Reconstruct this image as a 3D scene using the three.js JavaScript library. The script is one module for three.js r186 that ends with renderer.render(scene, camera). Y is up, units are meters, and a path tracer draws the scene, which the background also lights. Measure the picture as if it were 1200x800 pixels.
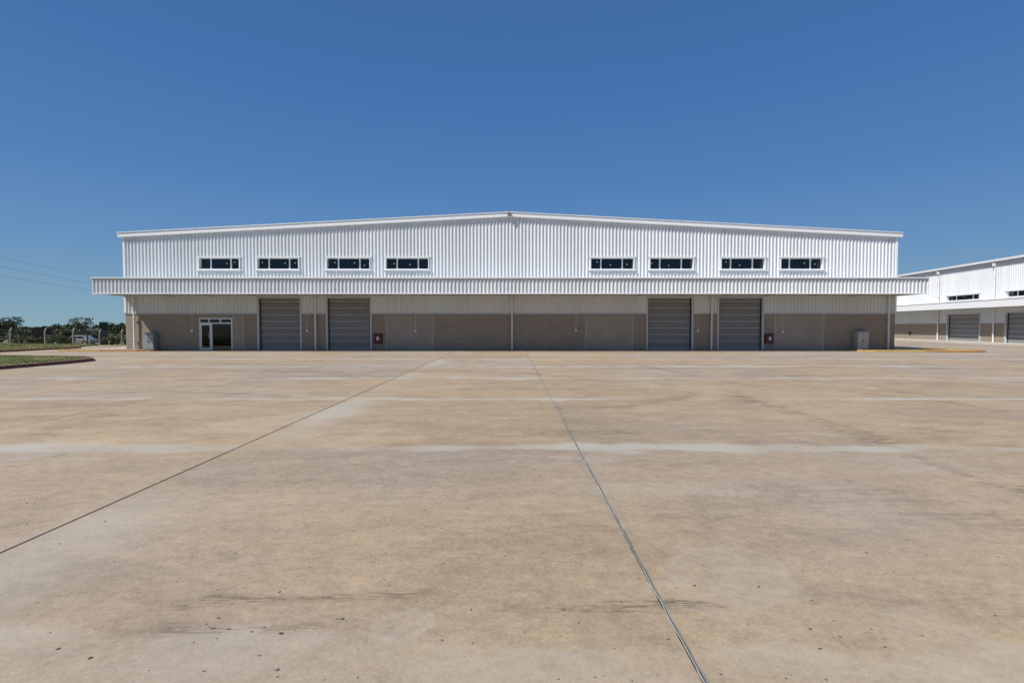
import * as THREE from 'three';
import { mergeGeometries } from 'three/addons/utils/BufferGeometryUtils.js';

// ---------------------------------------------------------------- camera, sky, sun, exposure
const scene = new THREE.Scene();
const FOCAL = 578, EYE = 1.84, PITCH = Math.atan(18 / FOCAL);       // in pixels of the 1200 x 800 photograph
const camera = new THREE.PerspectiveCamera(2 * Math.atan(400 / FOCAL) * 180 / Math.PI, 1.5, 0.1, 6000);
camera.position.set(0, EYE, 0);
camera.rotation.x = -PITCH;
camera.updateMatrixWorld();
const SUN = new THREE.Vector3(-0.70, 1, 0.43).normalize();           // direction towards the sun
{ // clear-sky gradient, radiance by elevation, whitish glow round the sun
  const W = 1024, H = 512, d = new Float32Array(W * H * 4);
  const stops = [[0, .26, .405, .485], [3, .205, .36, .50], [8, .135, .285, .52], [15, .085, .215, .475], [25, .060, .168, .415], [40, .044, .128, .335], [60, .036, .105, .28], [90, .033, .095, .255]];
  for (let j = 0; j < H; j++) {
    const el = ((j + .5) / H - .5) * 180, e = Math.max(0, el);
    let k = 0; while (k < stops.length - 2 && e > stops[k + 1][0]) k++;
    const A = stops[k], B = stops[k + 1], t = Math.min(1, (e - A[0]) / (B[0] - A[0]));
    const base = [1, 2, 3].map(c => (A[c] + (B[c] - A[c]) * t) / 1.12);
    const v = Math.sin(el * Math.PI / 180), h = Math.cos(el * Math.PI / 180);
    for (let i = 0; i < W; i++) {
      const az = (i + .5) / W * 2 * Math.PI - Math.PI;              // three's equirect: atan2(z, x)
      const cs = h * Math.cos(az) * SUN.x + v * SUN.y + h * Math.sin(az) * SUN.z;
      const g = cs > 0 ? .05 * cs ** 4 + .22 * cs ** 40 + .9 * cs ** 300 : 0, q = (j * W + i) * 4;
      d[q] = base[0] + g; d[q + 1] = base[1] + g * .98; d[q + 2] = base[2] + g * .9; d[q + 3] = 1;
    }
  }
  const tx = new THREE.DataTexture(d, W, H, THREE.RGBAFormat, THREE.FloatType);
  tx.mapping = THREE.EquirectangularReflectionMapping; tx.magFilter = tx.minFilter = THREE.LinearFilter;
  tx.colorSpace = THREE.LinearSRGBColorSpace; tx.needsUpdate = true;
  scene.background = tx; scene.environment = tx;
}
const sun = new THREE.DirectionalLight(new THREE.Color(1, .955, .88), 5);
sun.position.copy(SUN).multiplyScalar(150).add(new THREE.Vector3(0, 0, -35));
sun.target.position.set(0, 0, -35);
sun.castShadow = true; sun.shadow.mapSize.set(4096, 4096); sun.shadow.bias = -.0005; sun.shadow.normalBias = .03;
Object.assign(sun.shadow.camera, { left: -75, right: 75, top: 75, bottom: -75, near: 1, far: 320 });
scene.add(sun, sun.target);
const renderer = new THREE.WebGLRenderer({ antialias: true });
renderer.setSize(1024, 682);
renderer.shadowMap.enabled = true; renderer.shadowMap.type = THREE.PCFSoftShadowMap;
renderer.toneMapping = THREE.LinearToneMapping; renderer.toneMappingExposure = 1.12;

// ---------------------------------------------------------------- helpers
let seed = 20240;
const rnd = () => { seed = (seed * 1664525 + 1013904223) >>> 0; return seed / 4294967296; };
const rr = (a, b) => a + (b - a) * rnd();
const clamp = (x, a = 0, b = 1) => x < a ? a : x > b ? b : x;
const smooth = (a, b, x) => { const t = clamp((x - a) / (b - a)); return t * t * (3 - 2 * t); };
function ray(px, py) { return new THREE.Vector3((px - 600) / FOCAL, (400 - py) / FOCAL, -1).applyAxisAngle(new THREE.Vector3(1, 0, 0), -PITCH); }
function onGround(px, py, y = 0) { const r = ray(px, py), t = (y - EYE) / r.y; return [r.x * t, -r.z * t]; }        // [x, depth]
function onWall(px, py, depth) { const r = ray(px, py), t = depth / -r.z; return [r.x * t, EYE + r.y * t]; }        // [x, height] on a frontal plane
const PERM = new Float32Array(65536); for (let i = 0; i < 65536; i++) PERM[i] = rnd();
function noise(x, y) {
  const xi = Math.floor(x), yi = Math.floor(y); let u = x - xi, v = y - yi; u = u * u * (3 - 2 * u); v = v * v * (3 - 2 * v);
  const r0 = (yi & 255) << 8, r1 = ((yi + 1) & 255) << 8, c0 = xi & 255, c1 = (xi + 1) & 255;
  const a = PERM[r0 | c0], b = PERM[r0 | c1], c = PERM[r1 | c0], d = PERM[r1 | c1];
  return a + (b - a) * u + (c - a + (a - b - c + d) * u) * v;
}
function fbm(x, y, o) { let s = 0, a = .5, n = 0; for (let i = 0; i < o; i++) { s += a * noise(x, y); n += a; x = x * 2.03 + 17.3; y = y * 2.03 + 5.9; a *= .5; } return s / n; }
const SRGB = new Uint8Array(4097); for (let i = 0; i <= 4096; i++) { const l = i / 4096; SRGB[i] = Math.round(255 * (l <= .0031308 ? 12.92 * l : 1.055 * l ** (1 / 2.4) - .055)); }
const toS = l => SRGB[Math.round(clamp(l) * 4096)];
function bytes(W, H, fn, srgb = true, repeat = true) {
  const d = new Uint8Array(W * H * 4), o = [0, 0, 0];
  for (let j = 0, q = 0; j < H; j++) for (let i = 0; i < W; i++, q += 4) {
    fn((i + .5) / W, (j + .5) / H, o);
    if (srgb) { d[q] = toS(o[0]); d[q + 1] = toS(o[1]); d[q + 2] = toS(o[2]); } else { d[q] = o[0] * 255; d[q + 1] = o[1] * 255; d[q + 2] = o[2] * 255; }
    d[q + 3] = 255;
  }
  const t = new THREE.DataTexture(d, W, H); t.magFilter = THREE.LinearFilter; t.minFilter = THREE.LinearMipmapLinearFilter; t.generateMipmaps = true;
  t.wrapS = t.wrapT = repeat ? THREE.RepeatWrapping : THREE.ClampToEdgeWrapping; if (srgb) t.colorSpace = THREE.SRGBColorSpace; t.needsUpdate = true; return t;
}
const lin = (r, g, b) => new THREE.Color().setRGB(r, g, b);
const std = (c, rough = .8, extra = {}) => new THREE.MeshStandardMaterial({ color: Array.isArray(c) ? lin(...c) : c, roughness: rough, side: THREE.DoubleSide, ...extra });
const taken = {};
function numbered(n) { taken[n] = (taken[n] || 0) + 1; return taken[n] === 1 ? n : n + '_' + String(taken[n] - 1).padStart(3, '0'); }
function tag(o, label, category, group, kind) { o.userData.label = label; if (category) o.userData.category = category; if (group) o.userData.group = group; if (kind) o.userData.kind = kind; return o; }
function shade(m) { m.castShadow = m.receiveShadow = true; return m; }
function part(name, geo, m, parent, pos, rot) {
  const o = shade(new THREE.Mesh(geo, m)); o.name = parent === scene ? numbered(name) : name;
  if (pos) o.position.set(...pos); if (rot) o.rotation.set(...rot); parent.add(o); return o;
}
function thing(name, pos = [0, 0, 0], turn = 0) { const g = new THREE.Group(); g.name = numbered(name); g.position.set(...pos); g.rotation.y = turn; scene.add(g); return g; }
function structure(name, geo, m, pos) { const o = part(name, geo, m, scene, pos); o.userData.kind = 'structure'; return o; }
const B = (x0, x1, y0, y1, z0, z1) => new THREE.BoxGeometry(x1 - x0, y1 - y0, z1 - z0).translate((x0 + x1) / 2, (y0 + y1) / 2, (z0 + z1) / 2);
const tube = (pts, r, n = 24, rs = 8) => new THREE.TubeGeometry(new THREE.CatmullRomCurve3(pts.map(p => new THREE.Vector3(...p))), n, r, rs, false);
const cyl = (r, h, x, y, z, n = 16, r2 = r) => new THREE.CylinderGeometry(r2, r, h, n).translate(x, y + h / 2, z);
function prism(pts, z0, z1, bevel = 0) {                           // xy outline, thickness along z
  const s = new THREE.Shape(pts.map(p => new THREE.Vector2(...p)));
  return new THREE.ExtrudeGeometry(s, { depth: z1 - z0 - 2 * bevel, bevelEnabled: bevel > 0, bevelThickness: bevel, bevelSize: bevel, bevelOffset: -bevel, bevelSegments: 2, curveSegments: 6 }).translate(0, 0, z0 + bevel);
}
const plain = g => { const h = g.index ? g.toNonIndexed() : g; for (const k of Object.keys(h.attributes)) if (!['position', 'normal', 'uv'].includes(k)) h.deleteAttribute(k); return h; };
const merge = gs => mergeGeometries(gs.map(plain));
function raw(pos, idx, extra = {}) {
  const g = new THREE.BufferGeometry(); g.setAttribute('position', new THREE.Float32BufferAttribute(pos, 3));
  for (const k in extra) g.setAttribute(k, new THREE.Float32BufferAttribute(extra[k], k.startsWith('uv') ? 2 : 3));
  g.setIndex(idx); g.computeVertexNormals(); return g;
}

// ---------------------------------------------------------------- concrete yard
const jx = i => i <= 0 ? -4.16 + 4.96 * i : i === 1 ? 1.0 : 5.95 + 4.85 * (i - 2);
const slabIndex = x => x < -4.16 ? Math.floor((x + 4.16) / 4.96) : x < 1 ? 0 : x < 5.95 ? 1 : 2 + Math.floor((x - 5.95) / 4.85);                                   // joints running away from the viewer
const jz = k => 2.45 + 4.98 * k;                                    // joints running across
const WALLZ = 37.3;
// stains and tyre marks, traced on the slabs: [points as pixels], width in metres, strength, kind
const marks = [
  [[[735, 424], [790, 436], [850, 447], [905, 455]], .28, .20], [[[845, 455], [905, 476], [960, 492], [1010, 508], [1060, 530]], .22, .24], [[[1060, 530], [1130, 556], [1200, 572], [1290, 592]], .20, .26],
  [[[680, 478], [740, 476], [790, 467], [815, 459]], .30, .26], [[[840, 459], [870, 470], [940, 478]], .3, .16],
  [[[1000, 449], [1060, 458], [1120, 472], [1200, 486]], .3, .18], [[[1060, 500], [1130, 507], [1190, 513]], .3, .2], [[[920, 431], [1010, 430], [1100, 432], [1260, 434]], .5, .22],
  [[[1060, 437], [1150, 437], [1260, 442]], .4, .18], [[[60, 448], [160, 446], [270, 444], [420, 440]], .5, .14], [[[0, 520], [30, 515], [80, 496], [150, 480]], .3, .10],
  [[[0, 548], [40, 541], [90, 528], [200, 523]], .08, .22], [[[330, 423], [480, 422], [620, 424]], .5, .2], [[[640, 420], [820, 419], [960, 421]], .45, .2], [[[0, 474], [120, 476], [330, 470]], .35, .16],
  [[[20, 505], [150, 505], [330, 500]], .3, .1], [[[590, 512], [700, 506], [820, 515]], .25, .14], [[[900, 590], [1010, 575], [1150, 600], [1250, 640]], .5, .10],
  [[[190, 706], [300, 703], [420, 699], [520, 694]], .085, .26], [[[230, 697], [330, 701], [430, 702]], .05, .22], [[[170, 737], [260, 738], [330, 737], [390, 731]], .07, .24],
  [[[560, 717], [640, 713], [700, 711], [760, 710], [850, 708]], .028, .34], [[[690, 705], [790, 704], [860, 711]], .018, .3], [[[600, 718], [680, 716], [770, 716]], .014, .36],
  [[[200, 424], [420, 430], [620, 437], [760, 452]], .22, .2], [[[560, 430], [700, 426], [900, 428], [1080, 424]], .25, .24], [[[30, 436], [200, 432], [360, 436], [560, 434]], .3, .2], [[[430, 462], [560, 456], [700, 455], [860, 462]], .2, .16], [[[880, 441], [1000, 439], [1120, 443], [1220, 450]], .26, .22], [[[90, 462], [190, 458], [300, 462], [420, 474]], .2, .18], [[[0, 490], [110, 486], [240, 492], [330, 486]], .2, .14],
  [[[120, 640], [190, 652], [240, 655], [330, 668], [410, 662]], .004, .5], [[[640, 560], [720, 571], [800, 566], [905, 580]], .006, .4],
  [[[860, 600], [990, 640], [1100, 690], [1200, 740]], .16, .08], [[[760, 700], [830, 730], [950, 760]], .1, .08],
].map(([p, w, s]) => { const q = p.map(a => onGround(...a)); const xs = q.map(a => a[0]), zs = q.map(a => a[1]); return { q, w, s, x0: Math.min(...xs) - w * 3, x1: Math.max(...xs) + w * 3, z0: Math.min(...zs) - w * 3, z1: Math.max(...zs) + w * 3 }; });
// pale washed patches: pixel centre, half sizes in pixels, strength
const blotches = [[480, 738, 40, 18, .4, 1], [870, 690, 70, 26, .42, 1], [930, 730, 60, 30, .3, 1], [620, 790, 120, 22, .4, 1], [380, 486, 45, 8, .4, 1], [300, 500, 50, 7, .3, 1], [20, 530, 60, 11, .5, 1], [1180, 770, 80, 40, .3, 1], [960, 790, 60, 14, .35, 1], [150, 640, 70, 14, .22, 1], [850, 575, 150, 10, .28, 1], [1000, 545, 120, 12, .3, 1],
  [1080, 730, 110, 34, -.30, 1], [260, 715, 130, 26, -.34, 1], [780, 730, 70, 22, -.2, 1], [1020, 640, 160, 24, -.22, 1], [60, 700, 80, 30, -.18, 1], [820, 505, 90, 10, -.28, 1], [1110, 508, 70, 7, -.35, 1], [500, 505, 120, 10, -.2, 1], [130, 500, 120, 10, -.25, 1], [990, 455, 90, 5, -.25, 1]]
  .map(([px, py, w, h, s]) => { const c = onGround(px, py), a = onGround(px + w, py), b = onGround(px, py - h), e = onGround(px, py + h); return { x: c[0], z: (b[1] + e[1]) / 2, rx: a[0] - c[0], rz: (b[1] - e[1]) / 2, s }; });
const spots = [[402, 725, .017], [395, 725, .01], [257, 724, .015], [240, 786, .01], [325, 793, .008], [782, 444.5, .11], [276, 648, .012], [225, 652, .012], [452, 648, .012], [447, 649, .010], [661, 714, .01], [952, 703, .012], [950, 737, .015], [962, 760, .012], [985, 746, .012], [1038, 758, .012], [1063, 633, .016], [1016, 647, .015], [1170, 652, .014], [897, 600, .01], [1030, 557, .016], [498, 598, .018], [547, 565, .016], [250, 736, .016], [268, 737, .014], [242, 731, .01], [720, 760, .008], [770, 791, .007], [1167, 721, .01], [780, 592, .012], [637, 648, .01], [657, 745, .008], [605, 523, .02], [245, 735, .01], [432, 548, .02], [330, 742, .02], [295, 740, .012], [310, 735, .012]]
  .map(([px, py, r]) => { const c = onGround(px, py); return [c[0], c[1], r]; });
for (let i = 0; i < 520; i++) { const z = 2.3 + 11 * rnd() ** 1.6, x = rr(-1.1, 1.1) * z; if (fbm(x * .8 + 4, z * 1.4, 3) + rr(-.25, .25) > .48) spots.push([x, z, rr(.004, .011) * (z > 6 ? 1.6 : 1)]); }
let liveSpots = spots;
function concrete(x, z, o, fine) {
  const wx = x + (fbm(x * .35, z * .35, 2) - .5) * 1.6, wz = z + (fbm(x * .35 + 40, z * .35 + 9, 2) - .5) * 1.0;
  const big = fbm(wx * .14 + 3, wz * .2, 4), mid = fbm(wx * .55 + 31, wz * 1.1 + 7, fine > .5 ? 6 : 4), str = fbm(wx * .42 + 9, wz * 4.2 + 2, 4);
  const grime = fbm(wx * 1.9 + 70, wz * 3.0 + 3, fine > .5 ? 5 : 3), fs = fbm(x * 2.2 + 11, z * 12 + 4, 3);
  const ix = slabIndex(x), kz = Math.floor((z - 2.45) / 4.98);
  const slab = (PERM[((ix * 7 + 90) & 255) * 256 + ((kz * 13 + 50) & 255)] - .5) * .10;
  const tide = fbm(wx * .3 + 55, wz * .45 + 21, 5);                  // dried water marks with an edge of their own
  let L = 1 + slab + (big - .5) * .12 + ((mid - .5) * .17 + (str - .5) * .17 + (grime - .5) * .26 + (fs - .5) * .15) * (kz >= 1 ? .95 : .62) + (smooth(.505, .52, tide) - .5) * .05 + (smooth(.60, .61, tide) - smooth(.39, .40, tide)) * .04;
  L -= .05 * Math.exp(-(((tide - .505) / .009) ** 2)) + .16 * clamp((mid - .56) * 3) * clamp((fs - .45) * 4);
  let warm = .5 + (fbm(wx * .22 + 80, wz * .3 + 13, 3) - .5) * 1.7 + (mid - .5) * .5 + (str - .5) * .3;
  warm += .18 * smooth(16, 8, Math.abs(x)) - .22 * smooth(4, 14, x);
  // pale film of washed fines along the cross joints, uneven in width and strength
  const f = (z - 2.45) / 4.98, k = Math.round(f), n1 = fbm(x * .5 + k * 19, k * 3.3, 3);
  const off = (z - jz(k)) - (n1 - .55) * .28, w = [.3, .27, .24, .30, .38, .45, .45, .4][clamp(k, 0, 7)] * (.6 + n1 * .8);
  let pale = smooth(.15, .85, Math.exp(-off * off / (w * w)) * 1.05 + (grime - .5) * 1.3 + (mid - .5) * .7 - .06) * clamp(.5 + (fbm(x * .45 + k * 7.7, 4.4, 4) - .45) * 2.6) * (k === 1 ? .78 : .85);
  if (k === 0) pale = smooth(.06, -.03, z - 2.82 - (n1 - .5) * .35 - (grime - .5) * .25) * (.04 + .42 * clamp(mid + (grime - .5) * 1.2));
  // pale film beside the open joint
  const e = x + 4.16 - .35, n2 = fbm(z * .45 + 3, 8.1, 3); pale += .55 * Math.exp(-e * e / (.55 * .55)) * clamp((n2 - .36) * 3.2) * smooth(-.2, .05, x + 4.2 + (mid - .5));
  const e2 = x - 1.0 + (grime - .5) * .25, h2 = smooth(.5, .9, Math.exp(-e2 * e2 / .02) + (grime - .5) * .8) * clamp(.3 + (fbm(z * 1.1, 2, 3) - .4) * 2); L -= .10 * h2; warm -= .7 * h2;
  for (const b of blotches) {
    const dx = (x - b.x + (tide - .5) * b.rx * 3) / b.rx, dz = (z - b.z + (mid - .5) * b.rz * 3) / b.rz; if (dx * dx + dz * dz > 5) continue;
    const r = Math.sqrt(dx * dx + dz * dz) + (mid - .5) * 2.6 + (grime - .5) * 1.5, q = smooth(1.0, .80, r) * (.55 + .5 * smooth(.35, .95, r)) * (.25 + grime * 1.3);
    if (b.s > 0) pale += b.s * q * .62; else L += b.s * smooth(1.1, .3, r) * (.3 + (fs - .3) * 1.6) * .34;
  }
  let dark = 0;
  for (const m of marks) {
    if (x < m.x0 || x > m.x1 || z < m.z0 || z > m.z1) continue;
    let best = 9, tt = 0; const q = m.q;
    for (let i = 0; i + 1 < q.length; i++) { const ax = q[i][0], az = q[i][1], bx = q[i + 1][0] - ax, bz = q[i + 1][1] - az, t = clamp(((x - ax) * bx + (z - az) * bz) / (bx * bx + bz * bz)); const d = Math.hypot(x - ax - bx * t, z - az - bz * t); if (d < best) { best = d; tt = (i + t) / (q.length - 1); } }
    best += (grime - .5) * m.w * 2.2;
    const n = fbm(x * 6 / (m.w * 4 + .35), z * 60 / (m.w * 4 + .35), 4);
    dark += m.s * 1.5 * smooth(m.w * 1.2, m.w * .2, Math.abs(best)) * clamp((n - .40) * 4.2) * smooth(0, .12, tt) * smooth(1, .85, tt);
  }
  if (fine > 0) {
    L += (fbm(x * 9, z * 13, 3) - .5) * .24 * fine + (fbm(x * 26 + 3, z * 34, 2) - .5) * .20 * fine + (fbm(x * 7 + 2, z * 24 + 7, 3) - .5) * .12 * fine * (.4 + grime) + (noise(x * 70, z * 70) - .5) * .18 * fine + (noise(x * 150, z * 150) - .5) * .18 * fine;
    const sp = noise(x * 23 + 5, z * 31); if (sp > .93) L -= (sp - .93) * 3.2 * fine * clamp(mid * 2 - .5);
    const p = noise(x * 31 + 15, z * 37 + 8); if (p > .94) pale += (p - .94) * 5 * fine;
    const st = noise(x * 6 + 50, z * 26 + 3) ; if (st > .86) L -= (st - .86) * .7 * fine * smooth(.5, .62, mid);
  }
  for (const s of liveSpots) { const dx = (x - s[0]) / (s[2] * .8), dz = (z - s[1]) / (s[2] * .55), r = dx * dx + dz * dz; if (r < 9) dark += .8 * smooth(1.7, .3, r + (noise(x * 120, z * 120) - .5) * 1.8) + (Math.abs(dz) < .8 && dx < 0 ? .3 * smooth(-3, 0, dx) : 0); }
  L *= 1 - clamp(dark, 0, .85); warm = clamp(warm);
  warm = clamp(warm + (PERM[((ix * 11 + 33) & 255) * 256 + ((kz * 17 + 71) & 255)] - .5) * .7 + (kz === 1 || kz === 2 ? .3 : kz === 0 ? -.1 : 0));
  let r = .290 + .026 * warm, g = .240 - .002 * warm, b = .194 - .038 * warm;
  r *= L; g *= L; b *= L; pale = clamp(pale, 0, .95) * (1 - clamp(dark * 1.2));
  o[0] = r + (.365 - r) * pale; o[1] = g + (.343 - g) * pale; o[2] = b + (.298 - b) * pale;
}
const grainBump = bytes(512, 512, (u, v, o) => { const n = .5 * noise(u * 256, v * 256) + .3 * noise(u * 128 + 9, v * 128) + .2 * noise(u * 32, v * 32 + 60); o[0] = o[1] = o[2] = n; }, false); grainBump.channel = 1;
function concreteMaterial(x0, x1, z0, z1, W, H, fine) {
  liveSpots = z0 > 34 ? [] : spots.filter(s => s[0] > x0 - .3 && s[0] < x1 + .3 && s[1] > z0 - .3 && s[1] < z1 + .3);
  const t = bytes(W, H, (u, v, o) => concrete(x0 + (x1 - x0) * u, z0 + (z1 - z0) * v, o, fine), true, false);
  return new THREE.MeshStandardMaterial({ map: t, roughness: .92, bumpMap: grainBump, bumpScale: .0016 });
}
function slabGeometry(x0, x1, z0, z1, zone, y = 0, c = .006, t = .05) {        // bevelled slab, depths z0 < z1
  const [X0, X1, Z0, Z1] = zone, pos = [], uv = [], uv1 = [], idx = [];
  const rings = [[c, y], [0, y - c], [0, y - t]];
  for (const [e, h] of rings) for (const [x, z] of [[x0 + e, z0 + e], [x1 - e, z0 + e], [x1 - e, z1 - e], [x0 + e, z1 - e]]) { pos.push(x, h, -z); uv.push((x - X0) / (X1 - X0), (z - Z0) / (Z1 - Z0)); uv1.push(x / 2.56, z / 2.56); }
  idx.push(0, 1, 2, 0, 2, 3);
  for (let r = 0; r < 2; r++) for (let i = 0; i < 4; i++) { const j = (i + 1) % 4, a = r * 4 + i, b = r * 4 + j, d = a + 4, e = b + 4; idx.push(a, e, b, a, d, e); }
  const g = raw(pos, idx, { uv, uv1 }).toNonIndexed(); g.computeVertexNormals(); return g;
}
const jointGap = i => i === 0 ? .011 : i === 1 ? .010 : i > 1 && i < 4 ? .008 : .005;
const yard = new THREE.Group(); yard.name = 'concrete_yard'; yard.userData.kind = 'structure'; scene.add(yard);
tag(yard, 'concrete yard of large stained slabs in front of the warehouse');
for (let k = -1; k <= 6; k++) {
  const z0 = jz(k), z1 = jz(k + 1), za = k < 0 ? z0 : z0 + .002, zb = k === 6 ? WALLZ + .1 : z1 - .002;
  const reach = Math.max(z1, 4) * 1.06 + 5, iMin = Math.max(-9, slabIndex(-reach)), iMax = Math.min(12, slabIndex(reach));
  const X0 = jx(iMin), X1 = jx(iMax + 1), zone = [X0, X1, z0, z1];
  let strip = null;
  for (let i = iMin; i <= iMax; i++) {
    const a = jx(i) + jointGap(i), b = jx(i + 1) - jointGap(i + 1); let zn = zone, m;
    if (k === 0 && i >= -1 && i <= 1) { zn = [jx(i), jx(i + 1), z0, z1]; m = concreteMaterial(...zn, 1024, 1024, 1); }
    else m = strip = strip || concreteMaterial(...zone, k < 0 ? 512 : k ? 2048 : 1024, k < 0 ? 128 : k === 1 ? 512 : k === 2 ? 256 : 192, k <= 1 ? 1 : k <= 3 ? .9 : .6);
    part('concrete_slab', slabGeometry(a, b, za, zb, zn), m, yard);
  }
}
// grey sealant squeezed into one long joint, split and patchy
{
  const m = std([1, 1, 1], .95, { map: bytes(64, 2048, (u, v, o) => { const n = fbm(u * 3, v * 60, 3), cr = Math.abs(u - .5 - (fbm(3, v * 40, 3) - .5) * .5), open = smooth(.40, .62, fbm(7, v * 14, 3) + (v < .25 ? .15 : 0)), g = .12 + n * .24, k = cr < .13 ? 1 - .88 * open : 1; o[0] = g * k; o[1] = g * k * .97; o[2] = g * k * .91; }) });
  const pos = [], uv = [], idx = [], x = jx(1); let n = 0;
  for (let s = 0; s <= 700; s++) { const z = .3 + s * (WALLZ - .6) / 700, w = .0125 + (fbm(s * .9, 3, 2) - .5) * .014, c = x + (fbm(s * .3, 9, 2) - .5) * .012;
    for (const [dx, dy, u] of [[-w, .0012, 0], [-w * .5, .0045, .25], [0, .003, .5], [w * .5, .0045, .75], [w, .0012, 1]]) { pos.push(c + dx, dy, -z); uv.push(u, z / (WALLZ)); n++; }
    if (s) for (let q = 0; q < 4; q++) { const b = n - 5 + q, a = b - 5; idx.push(a, a + 1, b, b, a + 1, b + 1); } }
  const o = part('joint_sealant', raw(pos, idx, { uv }), m, yard); tag(o, 'grey split sealant strip along a slab joint');
}
structure('sub_base', new THREE.PlaneGeometry(130, 60).rotateX(-Math.PI / 2), std([.035, .03, .026], 1), [8, -.045, -12]);
// yard beyond the slabs (beside and behind the building) and the land round about
{
  const zone = [-75, 75, WALLZ, 110], m = concreteMaterial(...zone, 512, 256, 0);
  const g = slabGeometry(-45, 66, WALLZ + .1, 46, zone); structure('side_yard', g, m);
  structure('near_yard', slabGeometry(-45, 66, -95, jz(-1) - .004, zone), m); structure('rear_yard', slabGeometry(-31, 66, 46, 108, zone), m);
}
const landY = (x, z) => -.07 - .75 * smooth(48, 70, z) * smooth(-34, -40, x) - 2.2 * smooth(66, 115, z);
const grassTex = bytes(512, 512, (u, v, o) => { const n = fbm(u * 24, v * 24, 4), p = fbm(u * 5 + 9, v * 5, 3), d = smooth(.45, .65, p), g = .6 + n * .8; o[0] = (.10 + .10 * d) * g; o[1] = (.115 + .06 * d) * g; o[2] = (.035 + .035 * d) * g; });
{
  const pos = [], uv = [], idx = [], N = 90, ax = []; for (let i = 0; i <= N; i++) { const t = i / N * 2 - 1; ax.push(Math.sign(t) * (Math.abs(t) * 130 + Math.abs(t) ** 6 * 2400)); }
  for (const z of ax) for (const x of ax) { pos.push(x - 20, landY(x - 20, 40 - z), z - 40); uv.push(x / 7, z / 7); }
  for (let j = 0; j < N; j++) for (let i = 0; i < N; i++) { const a = j * (N + 1) + i; idx.push(a, a + N + 1, a + 1, a + 1, a + N + 1, a + N + 2); }
  structure('land', raw(pos, idx, { uv }), std([1, 1, 1], 1, { map: grassTex }));
}

// ---------------------------------------------------------------- materials of the buildings
const streak = bytes(256, 256, (u, v, o) => { const n = .94 + .06 * fbm(u * 40, v * 3, 3) + .03 * (fbm(u * 6, v * 5, 3) - .5); o[0] = n; o[1] = n; o[2] = n; });
const sheetMats = [.70, .73, .715, .685].map((v, i) => std([v * .985, v * 1.01, v * 1.03], .42, { map: streak }));
const M = {
  trim: std([.79, .80, .81], .4), trimGrey: std([.5, .51, .53], .45), soffit: std([.42, .43, .43], .6), galv: std([.42, .43, .44], .4, { metalness: .25 }),
  pipe: std([.74, .73, .70], .5), roof: std([.62, .64, .66], .45), frame: std([.72, .73, .75], .35), inner: std([.42, .42, .4], .9),
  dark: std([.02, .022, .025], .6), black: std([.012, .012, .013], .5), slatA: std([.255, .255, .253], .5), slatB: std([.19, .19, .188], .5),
  glass: new THREE.MeshPhysicalMaterial({ color: lin(.42, .5, .55), roughness: .03, transmission: 1, thickness: 0, ior: 1.5, side: THREE.DoubleSide }),
  plaster: std([1, 1, 1], .9, { map: bytes(256, 256, (u, v, o) => { const n = .9 + .2 * (fbm(u * 30, v * 30, 4) - .5) + .25 * (fbm(u * 4, v * 4, 3) - .5); o[0] = .37 * n; o[1] = .322 * n; o[2] = .27 * n; }) }),
  mortar: std([.27, .25, .22], .95), block: std([1, 1, 1], .93, { vertexColors: true }),
  lobby: std([.10, .10, .095], .9), red: std([.16, .014, .011], .45), white: std([.75, .75, .73], .45), cabinet: std([.24, .275, .29], .45, { metalness: .1 }), cabinetPale: std([.42, .42, .41], .45),
  yellow: std([1, 1, 1], .75, { map: bytes(256, 64, (u, v, o) => { const n = fbm(u * 20, v * 6, 4), c = smooth(.52, .68, n); o[0] = .47 + (.33 - .47) * c; o[1] = .31 + (.28 - .31) * c; o[2] = .085 + (.2 - .085) * c; }) }),
  orange: std([1, 1, 1], .75, { map: bytes(256, 64, (u, v, o) => { const n = fbm(u * 20 + 5, v * 6, 4), c = smooth(.55, .7, n); o[0] = .40 - .1 * c; o[1] = .195 + .06 * c; o[2] = .065 + .1 * c; }) }),
  kerbRed: std([1, 1, 1], .85, { map: bytes(256, 64, (u, v, o) => { const n = fbm(u * 16, v * 5 + 3, 4), c = smooth(.5, .7, n); o[0] = .15 + .12 * c; o[1] = .06 + .13 * c; o[2] = .045 + .11 * c; }) }),
  kerbTop: std([1, 1, 1], .9, { map: bytes(256, 64, (u, v, o) => { const n = .85 + .3 * fbm(u * 16, v * 5, 4); o[0] = .33 * n; o[1] = .28 * n; o[2] = .22 * n; }) }),
};

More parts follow.
